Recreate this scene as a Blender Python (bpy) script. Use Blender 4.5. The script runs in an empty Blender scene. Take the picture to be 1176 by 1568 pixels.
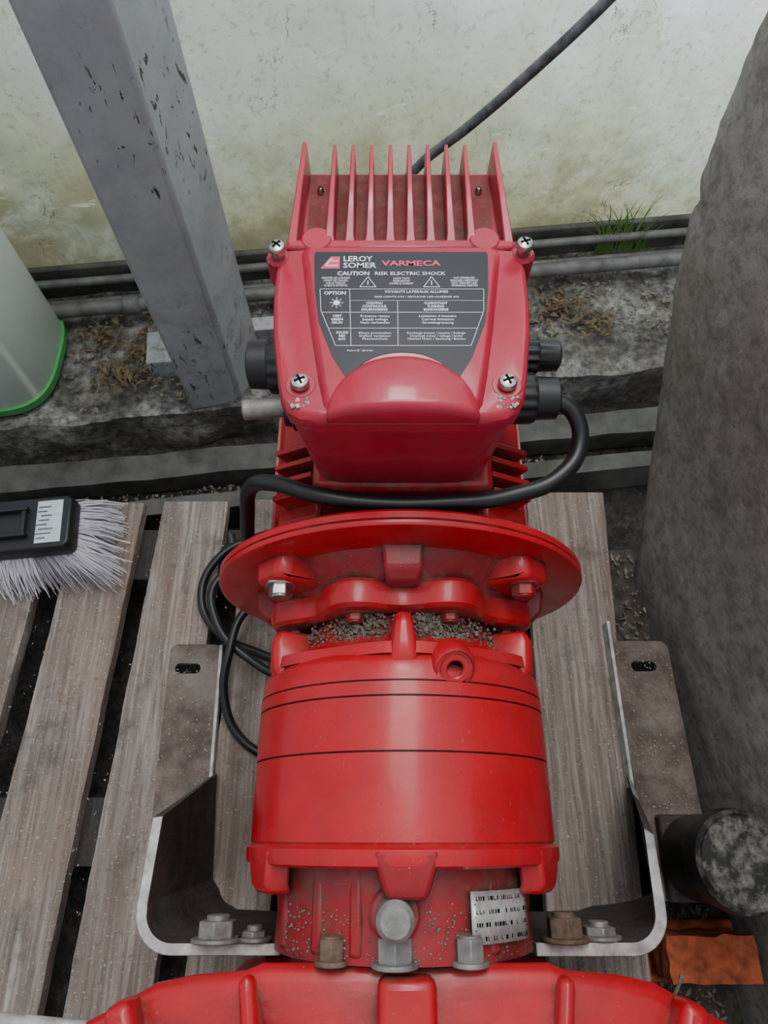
import bpy, bmesh, math, random
from mathutils import Vector, Matrix, noise
random.seed(7)
C=bpy.context.scene.collection
pi=math.pi
# ------------------------------------------------------------------ helpers
def link(o,parent=None):
    C.objects.link(o)
    if parent: o.parent=parent
    return o
def empty(name):
    o=bpy.data.objects.new(name,None); o.empty_display_size=.05; return link(o)
def finish(bm,name,mat,parent=None,smooth=True,ang=35,bevel=0,seg=2,recalc=True):
    if recalc: bmesh.ops.recalc_face_normals(bm,faces=bm.faces)
    me=bpy.data.meshes.new(name); bm.to_mesh(me); bm.free()
    o=bpy.data.objects.new(name,me); link(o,parent)
    if mat:
        if isinstance(mat,(list,tuple)):
            for m in mat: me.materials.append(m)
        else: me.materials.append(mat)
    if smooth:
        for p in me.polygons: p.use_smooth=True
        me.set_sharp_from_angle(angle=math.radians(ang))
    if bevel:
        b=o.modifiers.new('bevel','BEVEL'); b.width=bevel; b.segments=seg; b.limit_method='ANGLE'; b.angle_limit=math.radians(32)
        b.harden_normals=False
    return o
def add_box(bm,c,s,rot=None):
    r=bmesh.ops.create_cube(bm,size=1.0)
    M=Matrix.Translation(Vector(c))@(rot.to_4x4() if rot else Matrix.Identity(4))@Matrix.Diagonal((s[0],s[1],s[2],1))
    bmesh.ops.transform(bm,matrix=M,verts=r['verts']); return r['verts']
def box(name,c,s,mat,parent=None,rot=None,bevel=.002,seg=2):
    bm=bmesh.new(); add_box(bm,c,s,rot); return finish(bm,name,mat,parent,bevel=bevel,seg=seg)
def rings(bm,R,cap=True,closed=False):
    vs=[[bm.verts.new(p) for p in ring] for ring in R]; n=len(R[0])
    for a,b in zip(vs,vs[1:]):
        for i in range(n):
            j=(i+1)%n; bm.faces.new((a[i],a[j],b[j],b[i]))
    if cap:
        bm.faces.new(vs[0][::-1]); bm.faces.new(vs[-1])
def add_lathe(bm,prof,seg,M,rf=None):
    R=[]
    for i,(r,y) in enumerate(prof):
        ring=[]
        for k in range(seg):
            t=2*pi*k/seg
            rr=r if not rf else rf(t,r,i)
            ring.append(M@Vector((rr*math.sin(t),y,rr*math.cos(t))))
        R.append(ring)
    rings(bm,R)
def axisM(p0,p1):
    p0=Vector(p0);d=(Vector(p1)-p0)
    q=Vector((0,1,0)).rotation_difference(d.normalized())
    return Matrix.Translation(p0)@q.to_matrix().to_4x4(), d.length
def add_cyl(bm,p0,p1,r,seg=24,r2=None,ch=0):
    M,L=axisM(p0,p1); r2=r if r2 is None else r2
    prof=[(r,0),(r2,L)] if not ch else [(max(r-ch,1e-4),0),(r,ch),(r2,L-ch),(max(r2-ch,1e-4),L)]
    add_lathe(bm,prof,seg,M)
def cyl(name,p0,p1,r,mat,parent=None,seg=32,r2=None,ch=0,bevel=0):
    bm=bmesh.new(); add_cyl(bm,p0,p1,r,seg,r2,ch); return finish(bm,name,mat,parent,bevel=bevel)
def add_prism(bm,pts,axis,a,b):
    def P(p,t):
        return {'X':(t,p[0],p[1]),'Y':(p[0],t,p[1]),'Z':(p[0],p[1],t)}[axis]
    rings(bm,[[P(p,a) for p in pts],[P(p,b) for p in pts]])
def prism(name,pts,axis,a,b,mat,parent=None,bevel=.002,seg=2):
    bm=bmesh.new(); add_prism(bm,pts,axis,a,b); return finish(bm,name,mat,parent,bevel=bevel,seg=seg)
def tube(name,pts,r,mat,parent=None,res=10):
    cu=bpy.data.curves.new(name,'CURVE'); cu.dimensions='3D'; cu.bevel_depth=r; cu.bevel_resolution=4; cu.resolution_u=res; cu.use_fill_caps=True
    sp=cu.splines.new('BEZIER'); sp.bezier_points.add(len(pts)-1)
    for bp,p in zip(sp.bezier_points,pts):
        bp.co=p; bp.handle_left_type='AUTO'; bp.handle_right_type='AUTO'
    tmp=bpy.data.objects.new('tmpcurve',cu); C.objects.link(tmp)
    me=bpy.data.meshes.new_from_object(tmp.evaluated_get(bpy.context.evaluated_depsgraph_get()))
    bpy.data.objects.remove(tmp)
    me.materials.clear(); me.materials.append(mat)
    for p in me.polygons: p.use_smooth=True
    o=bpy.data.objects.new(name,me); return link(o,parent)
# ------------------------------------------------------------------ materials
class NT:
    def __init__(s,name):
        s.m=bpy.data.materials.new(name); s.m.use_nodes=True; s.t=s.m.node_tree; s.n=s.t.nodes; s.l=s.t.links
        s.b=s.n['Principled BSDF']; s.tc=s.n.new('ShaderNodeTexCoord').outputs['Object']
    def mapped(s,scale,rot=(0,0,0)):
        m=s.n.new('ShaderNodeMapping'); m.inputs['Scale'].default_value=scale; m.inputs['Rotation'].default_value=rot; s.l.new(s.tc,m.inputs[0]); return m.outputs[0]
    def noise(s,scale,detail=6,rough=.6,vec=None,dist=0):
        n=s.n.new('ShaderNodeTexNoise'); n.inputs['Scale'].default_value=scale; n.inputs['Detail'].default_value=detail; n.inputs['Roughness'].default_value=rough
        n.inputs['Distortion'].default_value=dist
        s.l.new(vec or s.tc,n.inputs['Vector']); return n.outputs['Fac']
    def vor(s,scale,vec=None,feature='F1'):
        n=s.n.new('ShaderNodeTexVoronoi'); n.feature=feature; n.inputs['Scale'].default_value=scale; s.l.new(vec or s.tc,n.inputs['Vector']); return n.outputs['Distance']
    def ramp(s,fac,stops):
        r=s.n.new('ShaderNodeValToRGB'); s.l.new(fac,r.inputs[0]); e=r.color_ramp.elements
        while len(e)<len(stops): e.new(.5)
        for el,(p,c) in zip(e,stops):
            el.position=p; el.color=(c,c,c,1) if not hasattr(c,'__len__') else (*c,1)
        return r.outputs[0]
    def mix(s,f,a,b,mode='MIX'):
        m=s.n.new('ShaderNodeMix'); m.data_type='RGBA'; m.blend_type=mode
        if isinstance(f,(int,float)): m.inputs[0].default_value=f
        else: s.l.new(f,m.inputs[0])
        for i,v in ((6,a),(7,b)):
            if hasattr(v,'__len__'): m.inputs[i].default_value=(*v,1)
            else: s.l.new(v,m.inputs[i])
        return m.outputs[2]
    def math(s,op,a,b):
        m=s.n.new('ShaderNodeMath'); m.operation=op
        for i,v in enumerate((a,b)):
            if isinstance(v,(int,float)): m.inputs[i].default_value=v
            else: s.l.new(v,m.inputs[i])
        return m.outputs[0]
    def up(s):
        g=s.n.new('ShaderNodeNewGeometry'); x=s.n.new('ShaderNodeSeparateXYZ'); s.l.new(g.outputs['Normal'],x.inputs[0]); return x.outputs['Z']
    def pos(s,ax='Z'):
        g=s.n.new('ShaderNodeNewGeometry'); x=s.n.new('ShaderNodeSeparateXYZ'); s.l.new(g.outputs['Position'],x.inputs[0]); return x.outputs[ax]
    def ao(s,d):
        a=s.n.new('ShaderNodeAmbientOcclusion'); a.samples=4; a.inputs['Distance'].default_value=d; return a.outputs['AO']
    def set(s,k,v):
        i=s.b.inputs[k]
        if isinstance(v,(int,float)): i.default_value=v
        elif hasattr(v,'__len__'): i.default_value=(*v,1)
        else: s.l.new(v,i)
    def bump(s,h,strength=.3,dist=.002):
        b=s.n.new('ShaderNodeBump'); b.inputs['Strength'].default_value=strength; b.inputs['Distance'].default_value=dist
        s.l.new(h,b.inputs['Height']); s.l.new(b.outputs[0],s.b.inputs['Normal'])
def m_red(name,base,dust=.25,rough=.3,coat=.4,crev=.6,cr_r=.18,aod=.03):
    t=NT(name)
    v=t.noise(25,5); col=t.mix(t.ramp(v,[(.35,0),(.7,1)]),base,tuple(c*.8 for c in base))
    col=t.mix(t.ramp(t.noise(7,5,.6),[(.45,0),(.75,.25)]),col,(base[0]*1.0,base[1]+.03,base[2]+.03))
    sp=t.ramp(t.noise(420,2,.5),[(.70,0),(.74,1)])
    pa=t.ramp(t.noise(18,4,.6),[(.4,.05),(.65,1)])
    f=t.math('MULTIPLY',t.math('MULTIPLY',sp,pa),min(1,dust*1.8))
    col=t.mix(f,col,(.36,.30,.26))
    chip=t.ramp(t.noise(95,4,.6),[(.70,0),(.715,1)])
    col=t.mix(t.math('MULTIPLY',t.math('MULTIPLY',chip,pa),min(1,dust*2.5)),col,(.07,.03,.028))
    br=t.ramp(t.noise(14,8,.75),[(.50,0),(.68,1)])
    f2=t.math('MULTIPLY',br,min(1,dust*1.1))
    col=t.mix(f2,col,(.10,.042,.034))
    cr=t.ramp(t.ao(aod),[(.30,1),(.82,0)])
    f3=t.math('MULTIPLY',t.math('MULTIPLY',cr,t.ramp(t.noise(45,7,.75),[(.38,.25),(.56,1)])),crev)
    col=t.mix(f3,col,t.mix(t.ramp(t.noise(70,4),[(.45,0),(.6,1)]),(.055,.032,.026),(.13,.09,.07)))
    t.set('Base Color',col)
    t.set('Roughness',t.ramp(t.noise(30,6),[(.3,rough-.07),(.7,rough+.15)]))
    t.set('Coat Weight',t.math('MULTIPLY',t.math('SUBTRACT',1.0,f3),coat)); t.set('Coat Roughness',cr_r); t.set('Specular IOR Level',.35)
    t.bump(t.noise(160,3),.12,.001)
    return t.m
RED=m_red('red_paint',(.47,.0028,.011),.22,.34,.25,.85,.16,.032)
REDC=m_red('red_paint_sky_tint',(.42,.009,.036),.13,.38,.35,.6,.10,.022)  # cover red shifted to pink: sky reflection is put into the base colour
REDD=m_red('red_paint_dirty',(.30,.006,.013),.75,.48,.1,1,.2,.035)
def m_simple(name,c,rough=.5,metal=0,var=.25,scale=40,bump=.2,spec=None):
    t=NT(name); n=t.noise(scale,6)
    t.set('Base Color',t.mix(t.ramp(n,[(.3,0),(.7,1)]),c,tuple(x*(1-var) for x in c)))
    t.set('Roughness',rough); t.set('Metallic',metal); t.bump(n,bump,.001)
    if spec is not None: t.set('Specular IOR Level',spec)
    return t.m
BLACK=m_simple('black_plastic',(.013,.013,.015),.4)
RUB=m_simple('black_cable_rubber',(.009,.009,.011),.4,bump=.05)
STEEL=m_simple('zinc_steel',(.62,.6,.56),.32,1,.4,120,.3)
DULL=m_simple('dull_bolt_steel',(.30,.285,.265),.55,.5,.5,90,.5)
RUSTB=m_simple('rusty_bolt',(.21,.14,.095),.75,.3,.6,120,.8)
GALV=m_simple('cut_steel_edge',(.58,.56,.53),.55,.3,.6,70,.5)
DEB=m_simple('grit_debris',(.24,.20,.165),.95,0,.7,200,1)
LBL=m_simple('label_charcoal',(.012,.016,.024),.42,0,.15,30,.05,.3)
WHT=m_simple('label_white_print',(.78,.80,.83),.5,0,.05,30,.0)
PNK=m_simple('label_red_print',(.70,.04,.11),.5,0,.05,30,.0)
DARK=m_simple('dark_recess',(.008,.006,.006),.8,spec=.1)
def m_bracket(name='weathered_bracket_steel',k=1.0):
    t=NT(name); K=lambda *c: tuple(x*k for x in c)
    n=t.noise(22,8,.7)
    c=t.ramp(n,[(.3,K(.05,.035,.029)),(.5,K(.135,.098,.08)),(.7,K(.24,.195,.165))])
    c=t.mix(t.ramp(t.noise(9,6,.7),[(.5,0),(.65,.6)]),c,K(.22,.19,.165))
    sp=t.ramp(t.noise(300,2),[(.68,0),(.71,.8)]); c=t.mix(sp,c,(.33,.29,.25))
    t.set('Base Color',c); t.set('Roughness',.75); t.set('Metallic',.15); t.bump(n,.4,.002); return t.m
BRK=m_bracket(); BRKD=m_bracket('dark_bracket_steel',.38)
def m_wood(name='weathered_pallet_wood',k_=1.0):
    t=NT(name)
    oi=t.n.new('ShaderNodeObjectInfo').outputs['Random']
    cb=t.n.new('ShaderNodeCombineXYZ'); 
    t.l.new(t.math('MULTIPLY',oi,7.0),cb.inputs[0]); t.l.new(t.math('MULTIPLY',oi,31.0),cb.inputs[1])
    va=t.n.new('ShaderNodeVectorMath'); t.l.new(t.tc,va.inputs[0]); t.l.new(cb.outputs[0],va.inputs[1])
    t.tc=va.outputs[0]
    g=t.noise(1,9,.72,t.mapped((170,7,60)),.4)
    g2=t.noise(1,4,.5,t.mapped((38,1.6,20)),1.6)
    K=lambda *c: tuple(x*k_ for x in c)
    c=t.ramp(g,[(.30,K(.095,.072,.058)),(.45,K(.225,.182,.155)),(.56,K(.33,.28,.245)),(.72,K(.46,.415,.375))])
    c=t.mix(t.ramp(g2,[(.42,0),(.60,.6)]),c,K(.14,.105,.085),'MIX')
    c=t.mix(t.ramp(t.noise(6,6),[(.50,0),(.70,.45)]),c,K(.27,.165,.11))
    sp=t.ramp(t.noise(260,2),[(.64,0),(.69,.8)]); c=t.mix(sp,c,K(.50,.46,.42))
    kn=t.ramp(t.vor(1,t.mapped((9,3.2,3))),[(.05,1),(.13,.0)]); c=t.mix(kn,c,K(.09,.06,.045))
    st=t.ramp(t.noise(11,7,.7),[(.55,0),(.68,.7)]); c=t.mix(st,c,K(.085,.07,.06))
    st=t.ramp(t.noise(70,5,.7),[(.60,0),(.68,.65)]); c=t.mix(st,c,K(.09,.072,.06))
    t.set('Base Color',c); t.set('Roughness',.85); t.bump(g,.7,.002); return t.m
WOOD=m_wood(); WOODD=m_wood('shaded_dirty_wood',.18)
def m_concrete(name,a,b,c3,moss=.3,scale=8):
    t=NT(name); n=t.noise(scale,10,.75); n2=t.noise(scale*7,6,.7)
    c=t.ramp(n,[(.36,a),(.48,b),(.60,c3)])
    c=t.mix(t.ramp(n2,[(.38,.8),(.6,0)]),c,tuple(x*.4 for x in a))
    c=t.mix(t.math('MULTIPLY',t.ramp(t.noise(scale*.8,5),[(.48,0),(.62,1)]),moss),c,(.105,.085,.05))
    t.set('Base Color',c); t.set('Roughness',.93); t.bump(t.noise(scale*5,10,.75),.9,.01); return t.m
KERB=m_concrete('mossy_kerb_concrete',(.085,.08,.07),(.24,.23,.205),(.55,.54,.50),.65,8)
FLOOR=m_concrete('dirty_ground',(.028,.025,.021),(.07,.062,.052),(.14,.125,.107),.3,12)
def m_slab():
    t=NT('aged_grey_panel')
    n=t.noise(4,8,.7); n2=t.noise(60,8,.7)
    c=t.ramp(n,[(.3,(.18,.165,.145)),(.5,(.275,.255,.23)),(.72,(.38,.36,.33))])
    c=t.mix(t.ramp(n2,[(.38,.6),(.55,0)]),c,(.11,.10,.087))
    n3=t.noise(18,8,.75); c=t.mix(t.ramp(n3,[(.54,0),(.70,.5)]),c,(.44,.43,.40))
    c=t.mix(t.ramp(t.noise(7,7,.7),[(.55,0),(.66,.4)]),c,(.13,.12,.10))
    sc=t.ramp(t.noise(1,6,.7,t.mapped((20,60,6),(.5,0,0)),1.5),[(.66,0),(.70,.6)]); c=t.mix(sc,c,(.48,.47,.44))
    cr=t.ramp(t.noise(1,4,.6,t.mapped((30,18,40)),2.5),[(.70,0),(.73,.8)]); c=t.mix(cr,c,(.05,.045,.038))
    t.set('Base Color',c); t.set('Roughness',.8); t.bump(n2,.6,.004); return t.m
SLAB=m_slab()
def m_post():
    t=NT('grey_painted_steel_post')
    n=t.noise(14,8,.7)
    c=t.ramp(n,[(.3,(.29,.312,.33)),(.6,(.37,.395,.415)),(.8,(.43,.455,.475))])
    chips=t.ramp(t.noise(1,4,.65,t.mapped((90,90,34)),.6),[(.61,0),(.63,1)])
    zone=t.ramp(t.noise(4.5,3),[(.48,.0),(.58,1)])
    cf=t.math('MULTIPLY',chips,zone)
    c=t.mix(cf,c,(.045,.032,.028))
    lo=t.ramp(t.pos('Z'),[(.0,1),(.35,.15)])
    rust=t.math('MULTIPLY',t.ramp(t.noise(26,8,.75),[(.5,0),(.66,.9)]),lo); c=t.mix(rust,c,(.18,.145,.12))
    t.set('Base Color',c); t.set('Roughness',.55); t.bump(chips,.3,.001); return t.m
POST=m_post()
def m_film():
    t=NT('dirty_film_painted_light')
    t.n.remove(t.b); out=t.n['Material Output']
    z=t.pos('Z'); x=t.pos('X')
    n=t.noise(2.6,7,.58,None,.6); n2=t.noise(9,8,.72,None,.5); fine=t.noise(80,5,.7)
    zn=t.math('ADD',t.math('ADD',z,t.math('MULTIPLY',t.math('SUBTRACT',n,.5),.55)),t.math('MULTIPLY',x,.16))
    c=t.ramp(zn,[(.0,(.21,.20,.12)),(.08,(.37,.36,.22)),(.17,(.45,.46,.31)),(.28,(.49,.51,.40)),(.40,(.53,.56,.50)),(.54,(.66,.73,.75))])  # daylight gradient put into the colour: brighter toward top right; low greens are algae
    c=t.mix(t.ramp(n2,[(.50,0),(.64,.5)]),c,(.60,.62,.53))
    c=t.mix(t.ramp(t.noise(5,8,.7,None,1),[(.52,0),(.70,.5)]),c,(.38,.34,.21))
    lowz=t.ramp(z,[(.0,1),(.34,0)])
    c=t.mix(t.math('MULTIPLY',t.ramp(t.noise(17,8,.75),[(.44,0),(.62,.8)]),lowz),c,(.18,.17,.085))
    c=t.mix(t.ramp(t.noise(2.3,4,.6),[(.54,0),(.70,.4)]),c,(.40,.54,.46))
    c=t.mix(t.ramp(fine,[(.54,0),(.70,.6)]),c,(.22,.21,.14))
    cr=t.ramp(t.noise(1,5,.6,t.mapped((9,9,5)),1.5),[(.494,0),(.5,1),(.506,0)])
    c=t.mix(t.math('MULTIPLY',cr,t.ramp(t.noise(5,3),[(.54,0),(.58,.85)])),c,(.06,.05,.03))
    fo=t.ramp(t.noise(1,5,.6,t.mapped((5,5,20),(0,.7,0)),2.0),[(.65,0),(.70,.5)]); c=t.mix(fo,c,(.76,.79,.73))
    tr=t.n.new('ShaderNodeBsdfTranslucent'); df=t.n.new('ShaderNodeBsdfDiffuse'); gl=t.n.new('ShaderNodeBsdfGlossy'); gl.inputs['Roughness'].default_value=.25
    t.l.new(c,tr.inputs[0]); t.l.new(c,df.inputs[0]); gl.inputs[0].default_value=(.8,.9,1,1)
    m1=t.n.new('ShaderNodeMixShader'); m1.inputs[0].default_value=.25; t.l.new(tr.outputs[0],m1.inputs[1]); t.l.new(df.outputs[0],m1.inputs[2])
    m2=t.n.new('ShaderNodeMixShader'); m2.inputs[0].default_value=.05; t.l.new(m1.outputs[0],m2.inputs[1]); t.l.new(gl.outputs[0],m2.inputs[2])
    t.l.new(m2.outputs[0],out.inputs[0]); return t.m
FILM=m_film()
PIPE=m_simple('galvanised_pipe',(.22,.22,.21),.6,.3,.6,30,.4)
RAILM=m_simple('grimy_rail_steel',(.14,.137,.12),.8,.1,.7,18,.6)
CAN=m_simple('translucent_white_plastic',(.68,.76,.70),.4,0,.12,6,.05)
GRN=m_simple('green_plastic',(.08,.42,.11),.45,0,.3,10,.05)
BRICK=m_simple('orange_brick',(.50,.11,.04),.9,0,.7,60,.8)
BRIS=m_simple('pale_bristles',(.66,.63,.70),.6,0,.2,10,.0)
STK=m_simple('sticker_paper',(.60,.70,.75),.6,0,.2,80,.05)
SOIL=m_simple('soil_litter',(.10,.085,.07),.95,0,.7,50,1)
TANW=m_simple('light_chips',(.32,.275,.215),.9,0,.75,25,.2)
GRASS=m_simple('grass_blade',(.18,.38,.07),.6,0,.3,30,.1)
PLATE=m_simple('aluminium_nameplate',(.60,.60,.58),.4,.4,.45,90,.1)
def m_dustcap():
    t=NT('dusty_black_cap'); n=t.noise(45,8,.75)
    f=t.math('MULTIPLY',t.ramp(n,[(.47,0),(.65,.9)]),t.math('MAXIMUM',t.up(),.05))
    t.set('Base Color',t.mix(f,(.015,.015,.015),(.22,.21,.18))); t.set('Roughness',.4); t.bump(n,.3,.002); return t.m
DCAP=m_dustcap()
# ------------------------------------------------------------------ environment
bm=bmesh.new(); bmesh.ops.create_grid(bm,x_segments=80,y_segments=80,size=2.2)
for v in bm.verts: v.co.z=-.150+.008*noise.noise(v.co*7)
finish(bm,'floor',FLOOR)
th=math.radians(6.3); tw=math.tan(th)
def Wy(y0,x): return y0+tw*x
RZ=Matrix.Rotation(th,3,'Z')
def wallbar(name,y0,y1,z0,z1,mat,x0=-1.6,x1=1.5,seg=1,rough=0,parent=None,bevel=.004):
    bm=bmesh.new(); n=max(1,seg); R=[]
    m=8 if rough else 1
    for i in range(n+1):
        x=x0+(x1-x0)*i/n; ring=[]
        pts=[]
        for k in range(m): pts.append((y0+(y1-y0)*k/m,z1))
        for k in range(m): pts.append((y1,z1+(z0-z1)*k/m))
        for k in range(m): pts.append((y1+(y0-y1)*k/m,z0))
        for k in range(m): pts.append((y0,z0+(z1-z0)*k/m))
        for (y,z) in pts:
            p=Vector((x,Wy(y,x),z))
            if rough: p+=Vector((0,noise.noise(p*11)+.5*noise.noise(p*31),noise.noise(p*9+Vector((3,1,2)))+.4*noise.noise(p*33)))*rough
            ring.append(p)
        R.append(ring)
    rings(bm,R); return finish(bm,name,mat,parent,ang=50,bevel=0 if rough else bevel)
wallbar('concrete_kerb',.715,1.02,-.15,-.04,KERB,seg=220,rough=.008)
wallbar('timber_rail',.615,.665,-.145,-.090,RAILM,seg=100,rough=.004)
wallbar('steel_rail',.530,.560,-.145,-.065,RAILM,seg=80,rough=.002)
bm=bmesh.new(); nx,nz=160,70; V=[]
for i in range(nx+1):
    col=[]
    for k in range(nz+1):
        x=-1.7+3.3*i/nx; z=-.14+1.6*k/nz
        p=Vector((x,Wy(1.045,x),z)); d=.018*noise.noise(Vector((x*3,z*3,1)))+.016*abs(noise.noise(Vector((x*9+z*5,z*6-x*3,4))))
        col.append(bm.verts.new(p+Vector((0,-d*min(1,max(0,z*4)),0))))
    V.append(col)
for i in range(nx):
    for k in range(nz): bm.faces.new((V[i][k],V[i+1][k],V[i+1][k+1],V[i][k+1]))
finish(bm,'wall_back',FILM,ang=80)
pr=empty('heating_pipes')
for i,(y,z,r) in enumerate(((.935,.0,.013),(.99,.012,.008),(.972,-.02,.006))):
    cyl('pipe_%d'%i,(-1.5,Wy(y,-1.5),z),(1.4,Wy(y,1.4),z),r,PIPE,pr)
for x in (-.48,.62): 
    cyl('coupling',(x,Wy(.935,x),0),(x+.03,Wy(.935,x+.03),0),.017,PIPE,pr,ch=.002)
for x in (-.9,-.1,.75): box('saddle',(x,Wy(.95,x),-.025),(.02,.06,.035),PIPE,pr)
wallbar('trim_1',1.008,1.020,-.045,.03,RAILM)
A=Vector((-.342,.681)); B=Vector((-.255,.70)); Cc=Vector((-.226,.802)); D=A+(Cc-B)
po=empty('steel_post')
prism('box_section',[tuple(A),tuple(B),tuple(Cc),tuple(D)],'Z',-.045,1.5,POST,po,bevel=.006,seg=3)
box('base_cleat',(-.225,.83,-.012),(.13,.03,.05),POST,po,RZ)
box('base_cleat_side',(-.375,.79,-.02),(.10,.07,.045),POST,po,RZ)
def slabX(y): return .404+.127*(.43-y)
edge=[(.36,-.15),(.43,-.05),(.51,.06),(.583,.177),(.648,.275),(.698,.377),(.722,.48),(.735,.6),(.742,.8)]
def edgeY(z):
    n=len(edge)
    for i in range(n-1):
        (y1,z1),(y2,z2)=edge[i],edge[i+1]
        if z1<=z<=z2+1e-6:
            y0=edge[max(0,i-1)][0]; y3=edge[min(n-1,i+2)][0]; t=(z-z1)/(z2-z1)
            return .5*((2*y1)+(-y0+y2)*t+(2*y0-5*y1+4*y2-y3)*t*t+(-y0+3*y1-3*y2+y3)*t**3)
    return edge[-1][0]
bm=bmesh.new(); nz=130; ny=90; R=[]
for k in range(nz+1):
    z=-.149+.94*k/nz; ye=edgeY(z)+.003*noise.noise(Vector((z*40,0,0)))+.002*noise.noise(Vector((z*120,3,0)))
    if abs(z-.40)<.018: ye-=.014*(1-abs(z-.40)/.018)
    ring=[]
    for j in range(ny+1):
        y=-.6+(ye+.6)*j/ny; p=Vector((slabX(y),y,z)); p.x+=.008*noise.noise(Vector((0,y*3,z*3)))+.0018*noise.noise(Vector((0,y*22,z*22)))
        if j>ny-3: p.x+=.004*(j-ny+3)
        ring.append(p)
    for j in range(ny,-1,-1):
        y=-.6+(ye+.6)*j/ny; ring.append(Vector((slabX(y)+.05,y,z)))
    R.append(ring)
rings(bm,R); finish(bm,'concrete_panel',SLAB,ang=60)
# pallet
pal=empty('wooden_pallet')
def bx(x0,y): return x0+.045*(y-.3)
for i,(a,b,ye) in enumerate(((-.66,-.532,.474),(-.494,-.393,.478),(-.362,-.259,.481),(-.222,-.127,.484),(-.095,.01,.486),(.043,.15,.489),(.222,.345,.497))):
    bm=bmesh.new(); R=[]
    cx=(bx(a,0)+bx(b,0))/2
    for k in range(121):
        y=-.62+(ye+.62)*k/120
        dz=.0015*noise.noise(Vector((a*9,y*3,0))); w=.002
        xa=bx(a,y)+w*noise.noise(Vector((a*5,y*14,3)))+.001*noise.noise(Vector((a*5,y*60,3))); xb=bx(b,y)+w*noise.noise(Vector((b*5,y*14,3)))+.001*noise.noise(Vector((b*5,y*60,3)))
        R.append([(xa-cx,y,-.022),(xa-cx,y,-.002+dz),(xa-cx+.003,y,dz),(xb-cx-.003,y,dz),(xb-cx,y,-.002+dz),(xb-cx,y,-.022)])
    rings(bm,R); o=finish(bm,'deck_board_%d'%i,WOOD,pal); o.location=(cx,0,0)
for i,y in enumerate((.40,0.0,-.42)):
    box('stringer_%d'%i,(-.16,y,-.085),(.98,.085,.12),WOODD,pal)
# ------------------------------------------------------------------ gear motor
gm=empty('geared_motor')
AX=.0155; AZ=.34
MA=Matrix.Translation((AX,0,AZ))
def lathe(name,prof,mat,seg=96,rf=None,ang=30,bevel=0):
    bm=bmesh.new(); add_lathe(bm,prof,seg,MA,rf); return finish(bm,name,mat,gm,ang=ang,bevel=bevel)
def pol(r,deg,y):
    t=math.radians(deg); return Vector((AX+r*math.sin(t),y,AZ+r*math.cos(t)))
g=.0014
lathe('gearbox_casing',[(.09,-.018),(.126,-.024),(.1305,-.022),(.1315,-.018),(.1315,-.0115),(.129,-.010),(.1275,-.0085),(.1285,-.007),
 (.1283,.0527),(.1283-g,.0530),(.1283-g,.0540),(.1283,.0543),
 (.1278,.0930),(.1278-g,.0933),(.1278-g,.0943),(.1278,.0946),
 (.1276,.1045),(.1276-g,.1048),(.1276-g,.1058),(.1272,.1061),
 (.1262,.120),(.123,.1255),(.117,.130),(.108,.136),(.098,.150),(.09,.172),(.05,.172)],RED,128)
lathe('casing_seams',[(.126,.0531),(.1271,.0532),(.1271,.0538),(.126,.0539)],DARK,96)
lathe('casing_seams_rear',[(.1255,.0934),(.1266,.0935),(.1266,.0941),(.1255,.0942)],DARK,96)
lathe('casing_seams_back',[(.1255,.1049),(.1264,.1050),(.1264,.1056),(.1255,.1057)],DARK,96)
for i in range(6):
    a=i*60
    bm=bmesh.new()
    pr_=[(-.013,.095),(.013,.095),(.010,.124),(.006,.129),(-.006,.129),(-.010,.124)]
    R=[]
    for (y,s,dr) in ((.118,1.35,-.004),(.128,1.1,0),(.150,.8,.001),(.160,.65,-.003)):
        R.append([(x*s,y,r+dr) for x,r in pr_])
    rings(bm,R)
    bmesh.ops.transform(bm,matrix=MA@Matrix.Rotation(math.radians(a),4,'Y'),verts=bm.verts)
    finish(bm,'casing_post_%d'%i,RED,gm,bevel=.003)
lathe('casing_shoulder_ring',[(.10,.128),(.1225,.1265),(.1215,.136),(.112,.1385),(.10,.1385)],RED,96,rf=lambda t,r,i: r+(.004*math.cos(6*t) if r>.11 else 0))
for i in range(6):
    a=i*60
    bm=bmesh.new()
    o_=[(-.024,.112),(.024,.112),(.021,.1310),(-.021,.1310)]
    R=[[(x*s,y,r+dr) for x,r in o_] for (y,s,dr) in ((-.043,.62,-.006),(-.036,.75,-.002),(-.012,1.1,0))]
    rings(bm,R); bmesh.ops.transform(bm,matrix=MA@Matrix.Rotation(math.radians(a),4,'Y'),verts=bm.verts)
    finish(bm,'casing_tab_%d'%i,RED if i else REDD,gm,bevel=.003)
lathe('output_neck',[(.08,-.012),(.108,-.014),(.106,-.03),(.103,-.06),(.104,-.075),(.104,-.084),(.09,-.0845),(.08,-.0845)],REDD,96)
for i,a in enumerate((-62,-38,-20,38,62)):
    bm=bmesh.new(); add_box(bm,(0,-.050,.096),(.010,.06,.020)); bmesh.ops.transform(bm,matrix=MA@Matrix.Rotation(math.radians(a),4,'Y'),verts=bm.verts)
    finish(bm,'neck_rib_%d'%i,REDD,gm,bevel=.003)
cyl('breather_boss',(AX-.008,-.052,.42),(AX-.008,-.052,.450),.018,REDD,gm,ch=.002)
cyl('breather_plug',(AX-.008,-.052,.445),(AX-.008,-.055,.470),.0130,DULL,gm,ch=.003,seg=40)
def hexbolt(name,c,d,r,L,mat,washer=True):
    d=Vector(d).normalized(); c=Vector(c); bm=bmesh.new()
    add_cyl(bm,c,c+d*L,r,6)
    if washer: add_cyl(bm,c-d*.0025,c+d*.001,r*1.25,28)
    add_cyl(bm,c+d*(L-.001),c+d*(L+.0015),r*.78,24)
    return finish(bm,name,mat,gm,bevel=.0008)
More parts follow.
